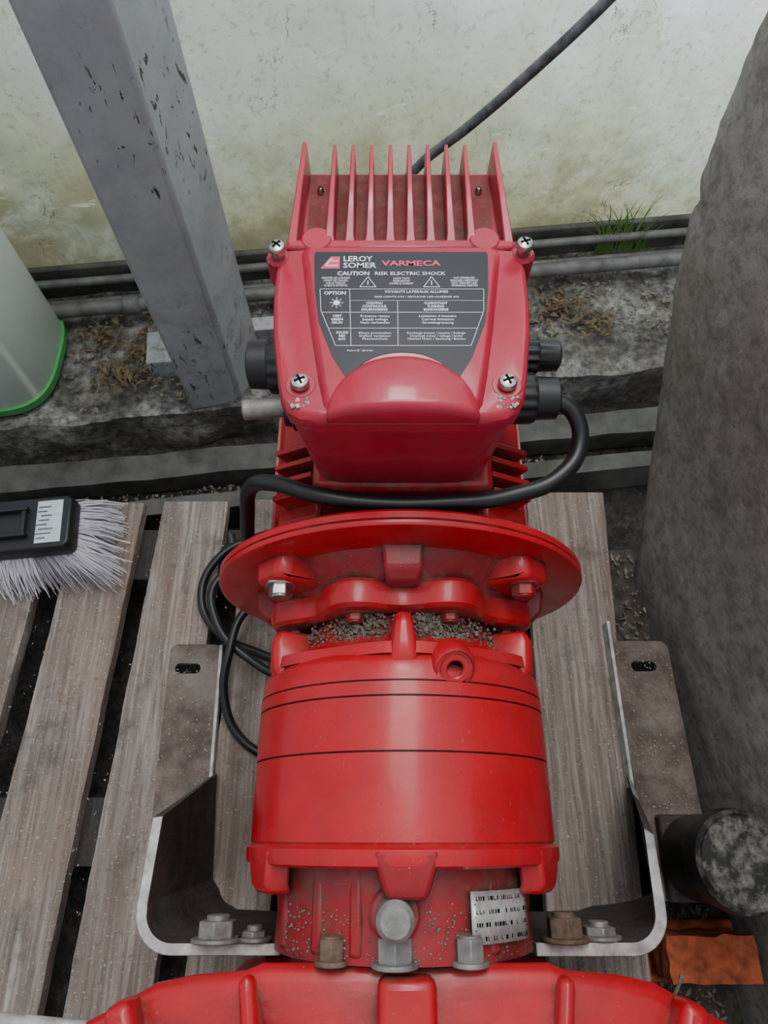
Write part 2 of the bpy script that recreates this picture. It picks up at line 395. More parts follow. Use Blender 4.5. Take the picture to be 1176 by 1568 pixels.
hexbolt('front_bolt_1',(AX-.052,-.082,.432),(0,1,.05),.0095,.014,RUSTB)
hexbolt('front_bolt_2',(AX-.008,-.082,.440),(0,1,.05),.0135,.016,DULL)
hexbolt('front_bolt_3',(AX+.044,-.082,.436),(0,1,.05),.0105,.015,DULL)
bm=bmesh.new(); R=[]
rp=.1085
for y in (-.072,-.039):
    R.append([MA@Vector((rp*math.sin(math.radians(a)),y,rp*math.cos(math.radians(a)))) for a in range(25,59,3)])
vs=[[bm.verts.new(p) for p in r] for r in R]
for i in range(len(vs[0])-1): bm.faces.new((vs[0][i],vs[0][i+1],vs[1][i+1],vs[1][i]))
o=finish(bm,'nameplate',PLATE,gm); s=o.modifiers.new('s','SOLIDIFY'); s.thickness=.001; s.offset=1
bm=bmesh.new(); rr=.1100
def nq(a0,a1,y0,y1): bm.faces.new([bm.verts.new(MA@Vector((rr*math.sin(math.radians(a)),y,rr*math.cos(math.radians(a))))) for a,y in ((a0,y0),(a1,y0),(a1,y1),(a0,y1))])
for y in (-.0475,-.0555,-.0635):
    nq(26,57,y,y+.0005)
for j,y in enumerate((-.0435,-.0520,-.0600,-.0685)):
    a0=27
    while a0<56:
        L=random.uniform(.4,1.3)
        if random.random()<.72: nq(a0,a0+L,y-.0013,y+.0013) if random.random()<.5 else (nq(a0,a0+L,y-.0013,y-.0008),nq(a0,a0+.3,y-.0013,y+.0013))
        a0+=L+.5
finish(bm,'nameplate_print',DARK,gm,smooth=False)
# filler plug
n_=Vector((.16,-.50,.85)).normalized(); pc=pol(.1235,18.0,.118)+n_*.005
bm=bmesh.new(); M,_=axisM(pc-n_*.016,pc+n_); q=.98
add_lathe(bm,[(.0195*q,0),(.0180*q,.014),(.0160*q,.0185),(.0150*q,.0195),(.0142*q,.0180),(.0122*q,.0180),(.0116*q,.0205),(.0078*q,.0205),(.0066*q,.0195),(.0062*q,.011),(.001,.011)],40,M); finish(bm,'filler_plug',RED,gm)
cyl('filler_plug_socket',pc-n_*.0050,pc-n_*.0026,.0062,DARK,gm,seg=20)
lathe('flange_disc',[(.10,.212),(.170,.212),(.1752,.2135),(.1762,.2155),(.1762,.2175),(.1743,.2185),(.1762,.2195),(.1762,.2245),(.174,.227),(.10,.227)],RED,144)
lathe('adapter_bell',[(.135,.214),(.131,.208),(.127,.203),(.118,.196),(.112,.190),(.108,.187)],REDD,96)
def scal(t,r,i):
    if r<.11: return r
    return r+.0085*math.cos(8*(t-math.radians(22.5)))-.0035
lathe('scalloped_flange',[(.085,.192),(.118,.192),(.1215,.188),(.1225,.178),(.121,.170),(.117,.167),(.100,.166),(.094,.172),(.080,.172)],RED,160,rf=scal)
lathe('adapter_neck',[(.06,.175),(.090,.175),(.093,.16),(.095,.14),(.06,.13)],REDD,96)
for i in range(8):
    hexbolt('flange_nut_%d'%i,pol(.1035,22.5+45*i,.1665),(0,-1,0),.0080,.007,REDD)
for i in range(4):
    a=(48,-48,132,-132)[i]
    t=Matrix.Rotation(math.radians(a),4,'Y')
    bm=bmesh.new(); pts=[(-.022,.108),(.022,.108),(.021,.147),(.015,.156),(-.015,.156),(-.021,.147)]
    R=[[(x*s,y,r+dr) for x,r in pts] for (y,s,dr) in ((.192,.88,-.003),(.197,.97,0),(.214,1.10,0))]
    rings(bm,R); bmesh.ops.transform(bm,matrix=MA@t,verts=bm.verts); finish(bm,'bolt_lug_%d'%i,RED,gm,bevel=.004,seg=3)
    p=pol(.140,a,.192); hexbolt('lug_bolt_%d'%i,p,(0,-1,0),.0105,.010,STEEL if i==1 else REDD)
for i,a in enumerate((0,90,180,270)):
    bm=bmesh.new(); R=[[(x*s,y,r+dr) for x,r in ((-.017,.10),(.017,.10),(.017,.140),(-.017,.140))] for (y,s,dr) in ((.184,.75,-.012),(.193,.9,-.003),(.214,1.05,0))]
    rings(bm,R); bmesh.ops.transform(bm,matrix=MA@Matrix.Rotation(math.radians(a),4,'Y'),verts=bm.verts); finish(bm,'bell_rib_%d'%i,REDD,gm,bevel=.003)
bm=bmesh.new(); add_lathe(bm,[(.08,.225),(.122,.227),(.124,.24),(.114,.246),(.114,.47),(.12,.475),(.08,.475)],96,MA)
for i in range(40):
    a=math.radians(i*9+4.5); 
    if abs(((math.degrees(a)+180)%360)-180)<28: continue
    vs=[bm.verts.new(v) for v in ((-.0022,.246,.112),(.0022,.246,.112),(.0022,.47,.112),(-.0022,.47,.112),(-.0013,.248,.131),(.0013,.248,.131),(.0013,.468,.131),(-.0013,.468,.131))]
    for f in ((0,1,2,3),(4,5,6,7),(0,1,5,4),(1,2,6,5),(2,3,7,6),(3,0,4,7)): bm.faces.new([vs[j] for j in f])
    bmesh.ops.transform(bm,matrix=MA@Matrix.Rotation(a,4,'Y'),verts=vs)
finish(bm,'motor_finned_body',RED,gm)
lathe('fan_cowl',[(.11,.468),(.131,.468),(.131,.54),(.122,.556),(.06,.56)],RED,96)
for i,a in enumerate((48,-48,132,-132)):
    p=pol(.128,a,.229); hexbolt('motor_nut_%d'%i,p,(0,1,0),.0090,.012,DULL)
for s in (-1,1):
    for k in range(4):
        box('saddle_rib',(AX+s*.083,.262+k*.015,.448),(.040,.005,.05),RED,gm,Matrix.Rotation(s*.5,3,'Y'),.001)
    box('saddle_pad',(AX+s*.080,.32,.425),(.045,.15,.05),RED,gm,Matrix.Rotation(s*.5,3,'Y'),.004)
box('motor_saddle',(AX,.355,.465),(.15,.20,.06),RED,gm,None,.006)
# ---- electronics box
BX=.0130
def outline(hw_scale,yf,yb,inset=0):
    pts=[(0,.258),(.035,.258),(.058,.2585),(.072,.261),(.080,.266),(.0855,.276),(.0885,.29),(.0945,.33),(.0965,.36),(.0965,.39),(.0945,.404),(.090,.410),(.07,.412),(.035,.412)]
    full=pts+[(0,.412)]+[(-x,y) for x,y in pts[:0:-1]]
    out=[]
    for x,y in full:
        t=(y-.258)/(.412-.258)
        out.append((BX+x*hw_scale,yf+(yb-yf)*t))
    return out
bm=bmesh.new(); R=[]
for (z,s,yf,yb) in ((.478,.76,.268,.41),(.487,.80,.2615,.411),(.50,.83,.2585,.411),(.54,.90,.2575,.412),(.575,.955,.2570,.413),(.5815,.965,.2565,.413),(.5825,.99,.2545,.4135),(.589,1.0,.2545,.4135),(.5935,.995,.2555,.413),(.5965,.98,.258,.412),(.598,.955,.261,.410)):
    R.append([(x,y,z) for x,y in outline(s,yf,yb)])
rings(bm,R); finish(bm,'drive_box_cover',REDC,gm,ang=28)
sh=[(0,.2585),(.046,.2585),(.052,.270),(.056,.29),(.0625,.33),(.0695,.38),(.0725,.402),(.070,.408),(0,.408)]
sh=sh+[(-x,y) for x,y in sh[-2:0:-1]]
bm=bmesh.new(); R=[]
for z,s in ((.594,1.10),(.598,1.06),(.6013,1.015),(.6028,.985),(.603,.965)):
    R.append([(BX+x*s,.335+(y-.335)*(1-(1-s)*.6),z) for x,y in sh])
rings(bm,R); finish(bm,'cover_raised_panel',REDC,gm,ang=50)
bm=bmesh.new(); R=[]
nu,nv=48,20
for j in range(nv+1):
    v=j/nv; ring=[]
    yy=.2565+.050*v
    hw=.0525*math.sqrt(max(0,1-(v*.999)**2)); hz=.0155*math.sqrt(max(0,1-(v*.999)**2.6))
    if j==0: hz=.011; yy=.2548
    for k in range(nu+1):
        a=pi*k/nu; ring.append((BX+hw*math.cos(a),yy,.5985+hz*math.sin(a)**.8))
    R.append(ring)
R.insert(0,[(BX+(x-BX)*.98,.2542,.5985+(z-.5985)*.35-.004) for x,y,z in R[0]])
R.insert(0,[(BX+(x-BX)*.96,.2560,.585+(z-.5985)*.02) for x,y,z in R[0]])
rings(bm,R); finish(bm,'cover_nose_dome',REDC,gm,ang=75)
def screw(name,c,r=.0075):
    c=Vector(c); bm=bmesh.new()
    M=Matrix.Translation(c)@Matrix.Rotation(pi/2,4,'X')
    add_lathe(bm,[(r*.98,0),(r,.002),(r*.85,.0042),(r*.5,.0055),(r*.1,.0058)],28,M)
    finish(bm,name,STEEL,gm)
    bm=bmesh.new(); rz=Matrix.Rotation(random.uniform(0,1.5),3,'Z')
    for s in ((r*1.15,r*.24,.002),(r*.24,r*1.15,.002)): add_box(bm,c+Vector((0,0,.0050)),s,rz)
    finish(bm,name+'_cross',DARK,gm,smooth=False)
for i,(x,y) in enumerate(((-.0715,.2835),(.0730,.2835),(-.0945,.4035),(.0945,.4065))):
    back=i>1
    cyl('screw_ear_%d'%i,(BX+x,y,.572 if back else .585),(BX+x,y,.5985),.012 if not back else .0095,REDC,gm,ch=.002)
    if back: cyl('screw_shank_%d'%i,(BX+x,y,.598),(BX+x,y,.606),.005,STEEL,gm)
    screw('cover_screw_%d'%i,(BX+x,y,.605 if back else .600),.0068)
WORN=m_simple('worn_bare_metal',(.42,.36,.33),.5,.6,.7,220,.6)
for s in (-1,1):
    bm=bmesh.new()
    for k in range(26):
        add_box(bm,(BX+s*(.0795-random.random()*.014),.2655+random.random()*.010,.5950+random.random()*.0012),(random.uniform(.001,.0035),random.uniform(.001,.004),.0050),Matrix.Rotation(random.random()*3,3,'Z'))
    finish(bm,'worn_patch',WORN,gm,bevel=.0004)
bm=bmesh.new(); hs=[(-.092,.4125),(.092,.4125),(.090,.43),(.079,.512),(-.079,.512),(-.090,.43)]
rings(bm,[[(BX+x*s,y,z) for x,y in hs] for z,s in ((.485,.88),(.50,.93),(.578,1.0),(.584,.99))])
finish(bm,'heatsink_body',REDC,gm,bevel=.002)
bm=bmesh.new(); add_box(bm,(BX,.4185,.5915),(.180,.011,.010)); finish(bm,'heatsink_front_band',REDC,gm,bevel=.003)
for s in (-1,1):
    cyl('band_boss',(BX+s*.066,.423,.583),(BX+s*.066,.423,.5975),.0125,REDC,gm,ch=.0015)
def fin(bm,x0,x1,w0,w1,h0=.597,h1=.6095,y0=.419,y1=.515,tp=.55):
    R=[]
    for (y,x,w,zt,zb) in ((y0,x0,w0*1.15,h0-.002,.58),(y0+.008,x0,w0*.85,h0+.001,.55),((y0+y1)/2,(x0+x1)/2,(w0*.75+w1)/2,(h0+h1)/2+.001,.55),(y1-.012,x1,w1*1.1,h1-.001,.52),(y1,x1,w1*.8,h1,.52),(y1+.006,x1,w1*.8,h1-.030,.50),(y1+.010,x1,w1*.8,.50,.495)):
        R.append([(BX+x-w,y,zb),(BX+x+w,y,zb),(BX+x+w*tp,y,zt),(BX+x-w*tp,y,zt)])
    rings(bm,R)
bm=bmesh.new()
for k in range(8):
    x=(k-3.5)*.01535; fin(bm,x*1.04,x,.0068,.0030)
for s in (-1,1): fin(bm,s*.0850,s*.0785,.0090,.0045,.596,.611,.414,.516,.45)
finish(bm,'heatsink_fins',REDC,gm,ang=25,bevel=.0008)
GRIT=m_red('dusty_heatsink_floor',(.20,.02,.024),1.0,.7,0,.6)
box('heatsink_dust_floor',(BX,.466,.5845),(.15,.085,.0015),GRIT,gm,None,0)
for s in (-1,1):
    screw('heatsink_screw',(BX+s*.066,.487,.5852),.0030)
# ---- label
LZ=.6034
lab=[(-.0655,.4025),(.0655,.4025),(.0662,.398),(.0645,.365),(.0605,.335),(.049,.303),(.0395,.2865),(.036,.287)]
arch=[(.0335*math.cos(a),.2865+.0215*math.sin(a)) for a in [pi*k/14 for k in range(1,14)]]
lab=lab+arch+[(-.036,.287),(-.0395,.2865),(-.049,.303),(-.0605,.335),(-.0645,.365),(-.0662,.398)]
bm=bmesh.new(); add_prism(bm,[(BX+x,y) for x,y in lab],'Z',LZ-.001,LZ); finish(bm,'warning_label',LBL,gm,smooth=False)
pb={0:bmesh.new(),1:bmesh.new()}
dg=bpy.context.evaluated_depsgraph_get
def text(s,size,x,y,col=0,width=None,bold=0,sp=1.0,al='CENTER'):
    cu=bpy.data.curves.new('t','FONT'); cu.body=s; cu.size=size; cu.align_x=al; cu.align_y='CENTER'; cu.resolution_u=2; cu.offset=bold; cu.space_line=sp
    o=bpy.data.objects.new('t',cu); C.objects.link(o)
    me=bpy.data.meshes.new_from_object(o.evaluated_get(dg())); bpy.data.objects.remove(o)
    xs=[v.co.x for v in me.vertices]; sx=1
    if width and xs: sx=width/(max(xs)-min(xs))
    me.transform(Matrix.Translation((BX+x,y,LZ+.0003))@Matrix.Diagonal((sx,1,1,1)))
    pb[col].from_mesh(me); bpy.data.meshes.remove(me)
def line(x0,y0,x1,y1,w=.00035,col=0):
    a=Vector((BX+x0,y0)); b=Vector((BX+x1,y1)); d=(b-a).normalized(); n=Vector((-d.y,d.x))*w/2
    pb[col].faces.new([pb[col].verts.new((p.x,p.y,LZ+.0003)) for p in (a-n,b-n,b+n,a+n)])
pb[1].faces.new([pb[1].verts.new((BX+x,y,LZ+.0002)) for x,y in ((-.0610,.3855),(-.0535,.3975),(-.0465,.3975),(-.0465,.3855))])
line(-.0575,.3885,-.0480,.3885,.001,0); line(-.0575,.3885,-.0525,.3955,.001,0); line(-.0525,.3930,-.0475,.3930,.0008,0)
text('LEROY',.0072,-.033,.3950,0,.022,.0001); text('SOMER',.0072,-.0315,.3885,0,.025,.0001)
text('VARMECA',.0072,.0075,.3905,1,.045,.0002)
text('CAUTION',.0052,-.036,.3805,0,.024,.00012); text('RISK ELECTRIC SHOCK',.0046,.0065,.3805,0,.053,.00003)
for cx_,b_ in ((-.049,'ENLEVER LES CONNEX\nAVANT DE TRAVAIL\nSUR LE CIRCUIT\n10 SEC D ATTENTE'),(0,'AVANT TOUTE\nINTERVENTION\nCOUPER LE COURANT'),(.047,'VOR OFFNEN DES\nGEHAUSES UNBEDINGT\nNETZ TRENNEN UND\nSPANNUNG WARTEN')):
    text(b_,.0026,cx_,.3725 if cx_ else .3732,0,.021 if cx_ else .018,0,.95)
for cx_ in (-.025,.0225):
    a,b,c=(cx_-.006,.3675),(cx_+.006,.3675),(cx_,.3775)
    line(*a,*b,.0005); line(*b,*c,.0005); line(*c,*a,.0005); line(cx_,.3695,cx_,.3735,.0007)
T=.3655
line(-.0605,T,.0610,T)
line(-.0605,T,-.0590,.345); line(.0610,T,.0598,.345); line(-.059,.345,-.0475,.3135); line(.0598,.345,.0490,.3135); line(-.0475,.3135,.0490,.3135)
line(-.0385,T,-.0365,.3135)
line(-.0588,.3435,.0595,.3435); line(-.0535,.3290,.0545,.3290); line(-.0385,.3545,.060,.3545,.0002)
line(-.003,.3545,-.003,.3135)
text('OPTION',.0044,-.0492,.3615,0,.016,.0001)
for k in range(8):
    a=k*pi/4; line(-.0478+.0032*math.cos(a),.3525+.0032*math.sin(a),-.0478+.0050*math.cos(a),.3525+.0050*math.sin(a),.0005)
pb[0].faces.new([pb[0].verts.new((BX-.0478+.0025*math.cos(k*pi/8),.3525+.0025*math.sin(k*pi/8),LZ+.0003)) for k in range(16)])
text('VOYANTS LATERAUX ALLUMES',.0034,.011,.3628,0,.047,.00003)
text('SIDE LIGHTS ON / SEITLICHE LED-ANZEIGE AN',.0024,.011,.3580,0,.062)
text('CONTINU\nCONTINUOUS\nDAUERANZEIGE',.0030,-.020,.3490,0,.019,.00005)
text('CLIGNOTANT\nFLASHING\nBLINKANZEIGE',.0030,.025,.3490,0,.018,.00005)
text('VERT\nGREEN\nGRUN',.0030,-.0470,.3370,0,.0085,.00005)
text('ROUGE\nRED\nROT',.0030,-.0430,.3220,0,.0085,.00005)
text('Presence reseau\nSupply voltage\nNetz vorhanden',.0030,-.0195,.3370,0,.021); text('Limitation d intensite\nCurrent limitation\nStrombegrenzung',.0030,.026,.3370,0,.027)
text('Phase protection\nDefaut variateur\nPhasenschutz',.0026,-.0195,.3220,0,.023); text('Surcharge moteur / tension / freinage\nOverload motor / voltage / brake\nUberlast Motor / Spannung / Bremse',.0026,.0245,.3220,0,.042)
text('Made in EC  305 B 001',.0020,-.030,.3090,0,.018)
finish(pb[0],'label_print_white',WHT,gm,smooth=False,recalc=False); finish(pb[1],'label_print_red',PNK,gm,smooth=False,recalc=False)
# ---- glands
def gland(name,x0,x1,y,z,r,mat):
    bm=bmesh.new(); L=abs(x1-x0); M,_=axisM((x0,y,z),(x1,y,z))
    def knurl(t,rr,i): return rr+(.0008*math.cos(14*t) if 2<=i<=4 else 0)
    add_lathe(bm,[(r*.85,0),(r*.85,L*.2),(r*1.05,L*.22),(r*1.05,L*.55),(r*1.0,L*.6),(r*.92,L*.62),(r*.88,L*.95),(r*.6,L),(r*.2,L)],84,M,knurl)
    finish(bm,name,mat,gm)
gland('cable_gland_1',BX+.084,.147,.362,.53,.0155,BLACK)
gland('cable_gland_2',BX+.078,.143,.322,.525,.0195,BLACK)
gland('side_knob',BX-.080,BX-.126,.352,.53,.0225,BLACK)
gland('side_plug',BX-.076,BX-.094,.316,.523,.019,BLACK)
cyl('side_plug_stem',(BX-.088,.316,.523),(BX-.128,.313,.521),.0085,DULL,gm,ch=.001)
cyl('side_knob_ring',(BX-.086,.352,.53),(BX-.098,.352,.53),.0235,DULL,gm,ch=.001,seg=10)
tube('supply_cable',[(.138,.322,.525),(.155,.312,.52),(.1605,.288,.508),(.143,.262,.502),(.104,.246,.50),(.05,.2400,.4985),(-.012,.2400,.4985),(-.058,.247,.50),(-.092,.262,.49),(-.116,.272,.462),(-.126,.266,.42),(-.14,.262,.33),(-.16,.27,.2),(-.19,.30,.06),(-.215,.34,.012),(-.24,.42,.0075)],.0070,RUB,gm)
# ---- front casting
half=[(0,-.0835),(.10,-.0835),(.112,-.088),(.150,-.092),(.178,-.098),(.205,-.112),(.235,-.127),(.275,-.137),(.275,-.30),(0,-.30)]
out=half+[(-x,y) for x,y in half[-2:0:-1]]
def topz(x): return .432-.55*max(0,abs(x)-.10)**1.35
bm=bmesh.new(); R=[]
for dz,off in ((-.20,-.045),(-.030,-.006),(-.006,.0),(0,-.004),(0.002,-.010)):
    R.append([(AX+x,y+(off if y>-.25 else 0),topz(x)+dz) for x,y in out])
rings(bm,R); finish(bm,'output_housing',RED,gm,ang=40,bevel=.003,seg=3)
for i,(x,w,rz) in enumerate(((-.148,.020,.35),(-.0,.040,0),(.148,.020,-.35),(-.085,.012,.15),(.085,.012,-.15))):
    bm=bmesh.new(); add_box(bm,(0,0,0),(w,.19,.030)); 
    bmesh.ops.transform(bm,matrix=Matrix.Translation((AX+x*1.12,-.184 if abs(x)<.1 else -.196,topz(x)+(.004 if abs(x)<.01 else -.003)))@Matrix.Rotation(rz,4,'Z'),verts=bm.verts)
    finish(bm,'housing_rib_%d'%i,RED,gm,bevel=.007,seg=3)
prism('housing_body',[(AX-.13,.10),(AX+.13,.10),(AX+.17,.24),(AX-.17,.24)],'Y',-.29,-.13,RED,gm,bevel=.01)
box('housing_foot_l',(AX-.12,-.20,.057),(.13,.12,.112),RED,gm,None,.008)
box('housing_foot_r',(AX+.12,-.20,.057),(.13,.12,.112),RED,gm,None,.008)
cyl('lever_bar',(-.215,-.130,.39),(-.33,-.122,.385),.0055,GALV,gm,ch=.001)
bm=bmesh.new()
for i in range(1900):
    a=random.choice((random.gauss(22,7),random.gauss(-22,7),random.gauss(11,4),random.uniform(-55,55))); y=random.uniform(.140,.166); r=.0955+random.random()*.006
    p=pol(r,a,y); s=random.uniform(.0008,.0026)
    add_box(bm,p,(s,s*random.uniform(.6,1.5),s*.6),Matrix.Rotation(random.random()*3,3,Vector((random.random(),random.random(),1))))
for i in range(260):
    a=random.uniform(-60,60); p=pol(.1045,a,random.uniform(-.082,-.05)); s=random.uniform(.0005,.0015)
    add_box(bm,p,(s,s,s*.6),Matrix.Rotation(random.random()*3,3,'Z'))
finish(bm,'grit_in_recesses',DEB,gm,smooth=False)
# ------------------------------------------------------------------ mounting bracket
mb=empty('mounting_bracket')
def strip(name,path,mat=BRKD,edge=GALV,th=.009,parent=mb):
    bm=bmesh.new(); n=len(path); cols=[]
    for i,(x,y,zt,xb,yb,zb) in enumerate(path):
        a=Vector(path[max(0,i-1)][:2]); b=Vector(path[min(n-1,i+1)][:2]); d=(b-a).normalized(); nn=Vector((-d.y,d.x))*th/2
        cols.append([(x-nn.x,y-nn.y,zt),(x+nn.x,y+nn.y,zt),(xb+nn.x,yb+nn.y,zb),(xb-nn.x,yb-nn.y,zb)])
    rings(bm,cols)
    o=finish(bm,name,[mat,edge],parent,ang=40,bevel=.0008)
    for p in o.data.polygons:
        if p.normal.z>.35 or (abs(p.normal.z)<.9 and p.index>=len(o.data.polygons)-2): p.material_index=1
    return o
yf=-.088; zt=.335
L=[(-.085,yf,zt,-.085,yf,.10),(-.175,yf,zt,-.175,yf,.06)]
for k in range(1,8):
    a=k/8*pi/2; r=.028; L.append((-.175-r*math.sin(a),yf+r-r*math.cos(a),zt,-.18-r*math.sin(a),yf+r-r*math.cos(a),.03))
L+=[(-.203,-.055,zt,-.222,-.055,.006),(-.203,.012,.322,-.226,.012,.006),(-.214,.040,.17,-.228,.042,.006),(-.226,.068,.02,-.229,.068,.006)]
strip('left_wing',L)
Rr=[(.125,yf,zt,.125,yf,.10),(.205,yf,zt,.225,yf,.08)]
for k in range(1,8):
    a=k/8*pi/2; r=.028; Rr.append((.205+r*math.sin(a),yf+r-r*math.cos(a),zt-.004*k/8,.235+r*math.sin(a)*3.8,yf+r-r*math.cos(a),.03))
Rr+=[(.234,-.055,.328,.345,-.055,.006),(.247,.0,.29,.345,.0,.006),(.290,.036,.14,.335,.036,.006),(.326,.062,.022,.329,.062,.006)]
strip('right_wing',Rr,th=.010)
def slotplate(name,x0,x1,y0,y1,sx,sy,z=.007,sl=.018,sw=.007,lean=0):
    n=24; outer=[];inner=[]
    cx,cy=(sx,sy); rc=.012
    for k in range(n*4):
        a=2*pi*(k+.5)/(n*4); dx,dy=math.cos(a),math.sin(a)
        tx=((x1-cx)/dx if dx>0 else (x0-cx)/dx) if abs(dx)>1e-6 else 1e9
        ty=((y1-cy)/dy if dy>0 else (y0-cy)/dy) if abs(dy)>1e-6 else 1e9
        t=min(tx,ty); px,py=cx+dx*t,cy+dy*t
        qx=min(max(px,x0+rc),x1-rc); qy=min(max(py,y0+rc),y1-rc)
        d=math.hypot(px-qx,py-qy)
        if d>rc: px,py=qx+(px-qx)*rc/d,qy+(py-qy)*rc/d
        outer.append((px,py))
        ex=(sl-sw)*(1 if dx>0 else -1); inner.append((cx+ex+sw*dx,cy+sw*dy))
    bm=bmesh.new(); N=len(outer)
    sh=lambda p:(p[0]+lean*(p[1]-y1),p[1])
    rg=[[bm.verts.new((*sh(p),zz)) for p in L_] for L_,zz in ((outer,z),(inner,z),(inner,.0015),(outer,.0015))]
    for a_,b_ in ((0,1),(1,2),(2,3),(3,0)):
        for i in range(N): j=(i+1)%N; bm.faces.new((rg[a_][i],rg[a_][j],rg[b_][j],rg[b_][i]))
    return finish(bm,name,BRK,mb,bevel=.0008)
slotplate('left_foot_plate',-.310,-.234,-.10,.247,-.282,.212,lean=-.02)
box('left_foot_lip',(-.2335,.155,.007),(.005,.18,.012),GALV,mb,Matrix.Rotation(.02,3,'Z'),.001)
slotplate('right_foot_plate',.330,.412,-.08,.252,.372,.215,lean=-.03)
box('right_foot_lip',(.3265,.165,.012),(.005,.225,.022),GALV,mb,Matrix.Rotation(.01,3,'Z'),.001)
for s_,sx,sy in ((0,-.282,.212),(1,.372,.215)): box('slot_shadow_%d'%s_,(sx,sy,.0022),(.034,.012,.001),DARK,mb,None,0)
def mbolt(name,c,r,L,mat):
    c=Vector(c); bm=bmesh.new(); add_cyl(bm,c,c+Vector((0,.0035,0)),r*1.3,32); add_cyl(bm,c+Vector((0,.003,0)),c+Vector((0,L,0)),r,6); add_cyl(bm,c+Vector((0,L-.001,0)),c+Vector((0,L+.004,0)),r*.6,20)
    finish(bm,name,mat,mb,bevel=.001)
mbolt('nut_left',(-.138,yf+.005,.335),.016,.016,DULL)
mbolt('nut_left_small',(-.108,yf+.005,.330),.011,.008,DULL)
mbolt('nut_right',(.150,yf+.005,.333),.015,.018,RUSTB)
mbolt('nut_right_small',(.182,yf+.005,.320),.014,.010,DULL)
box('front_crossplate',(.02,yf-.0005,.25),(.36,.009,.14),BRKD,mb,None,.001)
# ------------------------------------------------------------------ cables
CBL=m_simple('hanging_cable_sheath',(.17,.18,.195),.55,0,.8,70,.4)
tube('hanging_cable',[(-.12,.69,-.018),(-.09,.74,.06),(-.05,.80,.2),(.0425,.80,.357),(.105,.787,.428),(.15,.775,.485),(.237,.765,.595),(.35,.785,.74),(.46,.80,.9),(.58,.80,1.1)],.0062,CBL)
tube('coiled_cable',[(-.06,.44,.008),(-.13,.43,.012),(-.195,.41,.02),(-.25,.377,.02),(-.272,.317,.012),(-.24,.262,.012),(-.19,.236,.016),(-.14,.225,.02),(-.10,.26,.02),(-.13,.33,.03),(-.20,.35,.04),(-.243,.33,.045),(-.240,.275,.045),(-.19,.22,.04),(-.13,.20,.03),(-.10,.24,.03),(-.14,.30,.045),(-.19,.29,.05),(-.215,.22,.05),(-.218,.16,.03),(-.195,.115,.015),(-.15,.09,.008),(-.09,.08,.008)],.0062,RUB)
# ------------------------------------------------------------------ canister
cn=empty('plastic_canister')
def sup(cx,cy,rx,ry,z,n=56,e=3.2):
    out=[]
    for k in range(n):
        a=2*pi*k/n; c,s=math.cos(a),math.sin(a)
        out.append((cx+rx*math.copysign(abs(c)**(2/e),c),cy+ry*math.copysign(abs(s)**(2/e),s),z))
    return out
cyy=.778; cxx=-.715
bm=bmesh.new(); kz=-.033
rings(bm,[sup(cxx,cyy,.128*s,.118*s,kz+z) for z,s in ((.012,.96),(.02,1.0),(.26,1.0),(.29,.96),(.31,.8),(.32,.55))]); finish(bm,'body',CAN,cn)
bm=bmesh.new(); rings(bm,[sup(cxx,cyy,.131*s,.121*s,kz+z) for z,s in ((0,.95),(.006,1.0),(.022,1.01),(.024,.98))]); finish(bm,'green_base',GRN,cn)
cyl('neck',(-.76,cyy,kz+.31),(-.76,cyy,kz+.34),.03,CAN,cn); cyl('cap',(-.76,cyy,kz+.335),(-.76,cyy,kz+.365),.036,GRN,cn,ch=.002)
tube('handle',[(-.71,cyy,kz+.30),(-.69,cyy,kz+.355),(-.63,cyy,kz+.355),(-.615,cyy,kz+.29)],.010,CAN,cn)
# ------------------------------------------------------------------ deck brush
br=empty('deck_brush'); rb=Matrix.Rotation(math.radians(6),4,'Z')
BC=Matrix.Translation((-.575,.395,0))@rb
bm=bmesh.new(); rings(bm,[[BC@Vector((x*s,y*s2,z)) for x,y in ((-.125,-.036),(-.118,-.042),(.118,-.042),(.125,-.036),(.125,.036),(.118,.042),(-.118,.042),(-.125,.036))] for z,s,s2 in ((.062,1,1),(.085,1,1),(.092,.975,.93))])
finish(bm,'head_block',BLACK,br,bevel=.002)
bm=bmesh.new()
for y in (-.02,.02): add_box(bm,(-.02,y,.097),(.17,.006,.012))
for x in (-.09,-.05,.06): add_box(bm,(x,0,.096),(.006,.045,.010))
bmesh.ops.transform(bm,matrix=BC,verts=bm.verts); finish(bm,'head_ribs',BLACK,br,bevel=.001)
M=BC@Matrix.Translation((-.01,0,.09)); 
bm=bmesh.new(); add_cyl(bm,(-.005,0,.0),(-.09,0,.07),.018,24); bmesh.ops.transform(bm,matrix=M,verts=bm.verts); finish(bm,'handle_socket',BLACK,br)
bm=bmesh.new(); add_cyl(bm,(-.07,0,.055),(-.9,0,.72),.0125,20); bmesh.ops.transform(bm,matrix=M,verts=bm.verts); finish(bm,'handle',WOOD,br)
bm=bmesh.new(); add_box(bm,(.094,0,.0925),(.036,.066,.0012)); bmesh.ops.transform(bm,matrix=BC,verts=bm.verts); finish(bm,'sticker',STK,br)
bm=bmesh.new()
for i in range(8):
    add_box(bm,(.084+.003*(i%3),-.026+i*.007,.0935),(.012+.01*random.random(),.0022,.0004))
bmesh.ops.transform(bm,matrix=BC,verts=bm.verts); finish(bm,'sticker_print',PIPE,br,smooth=False)
bm=bmesh.new()
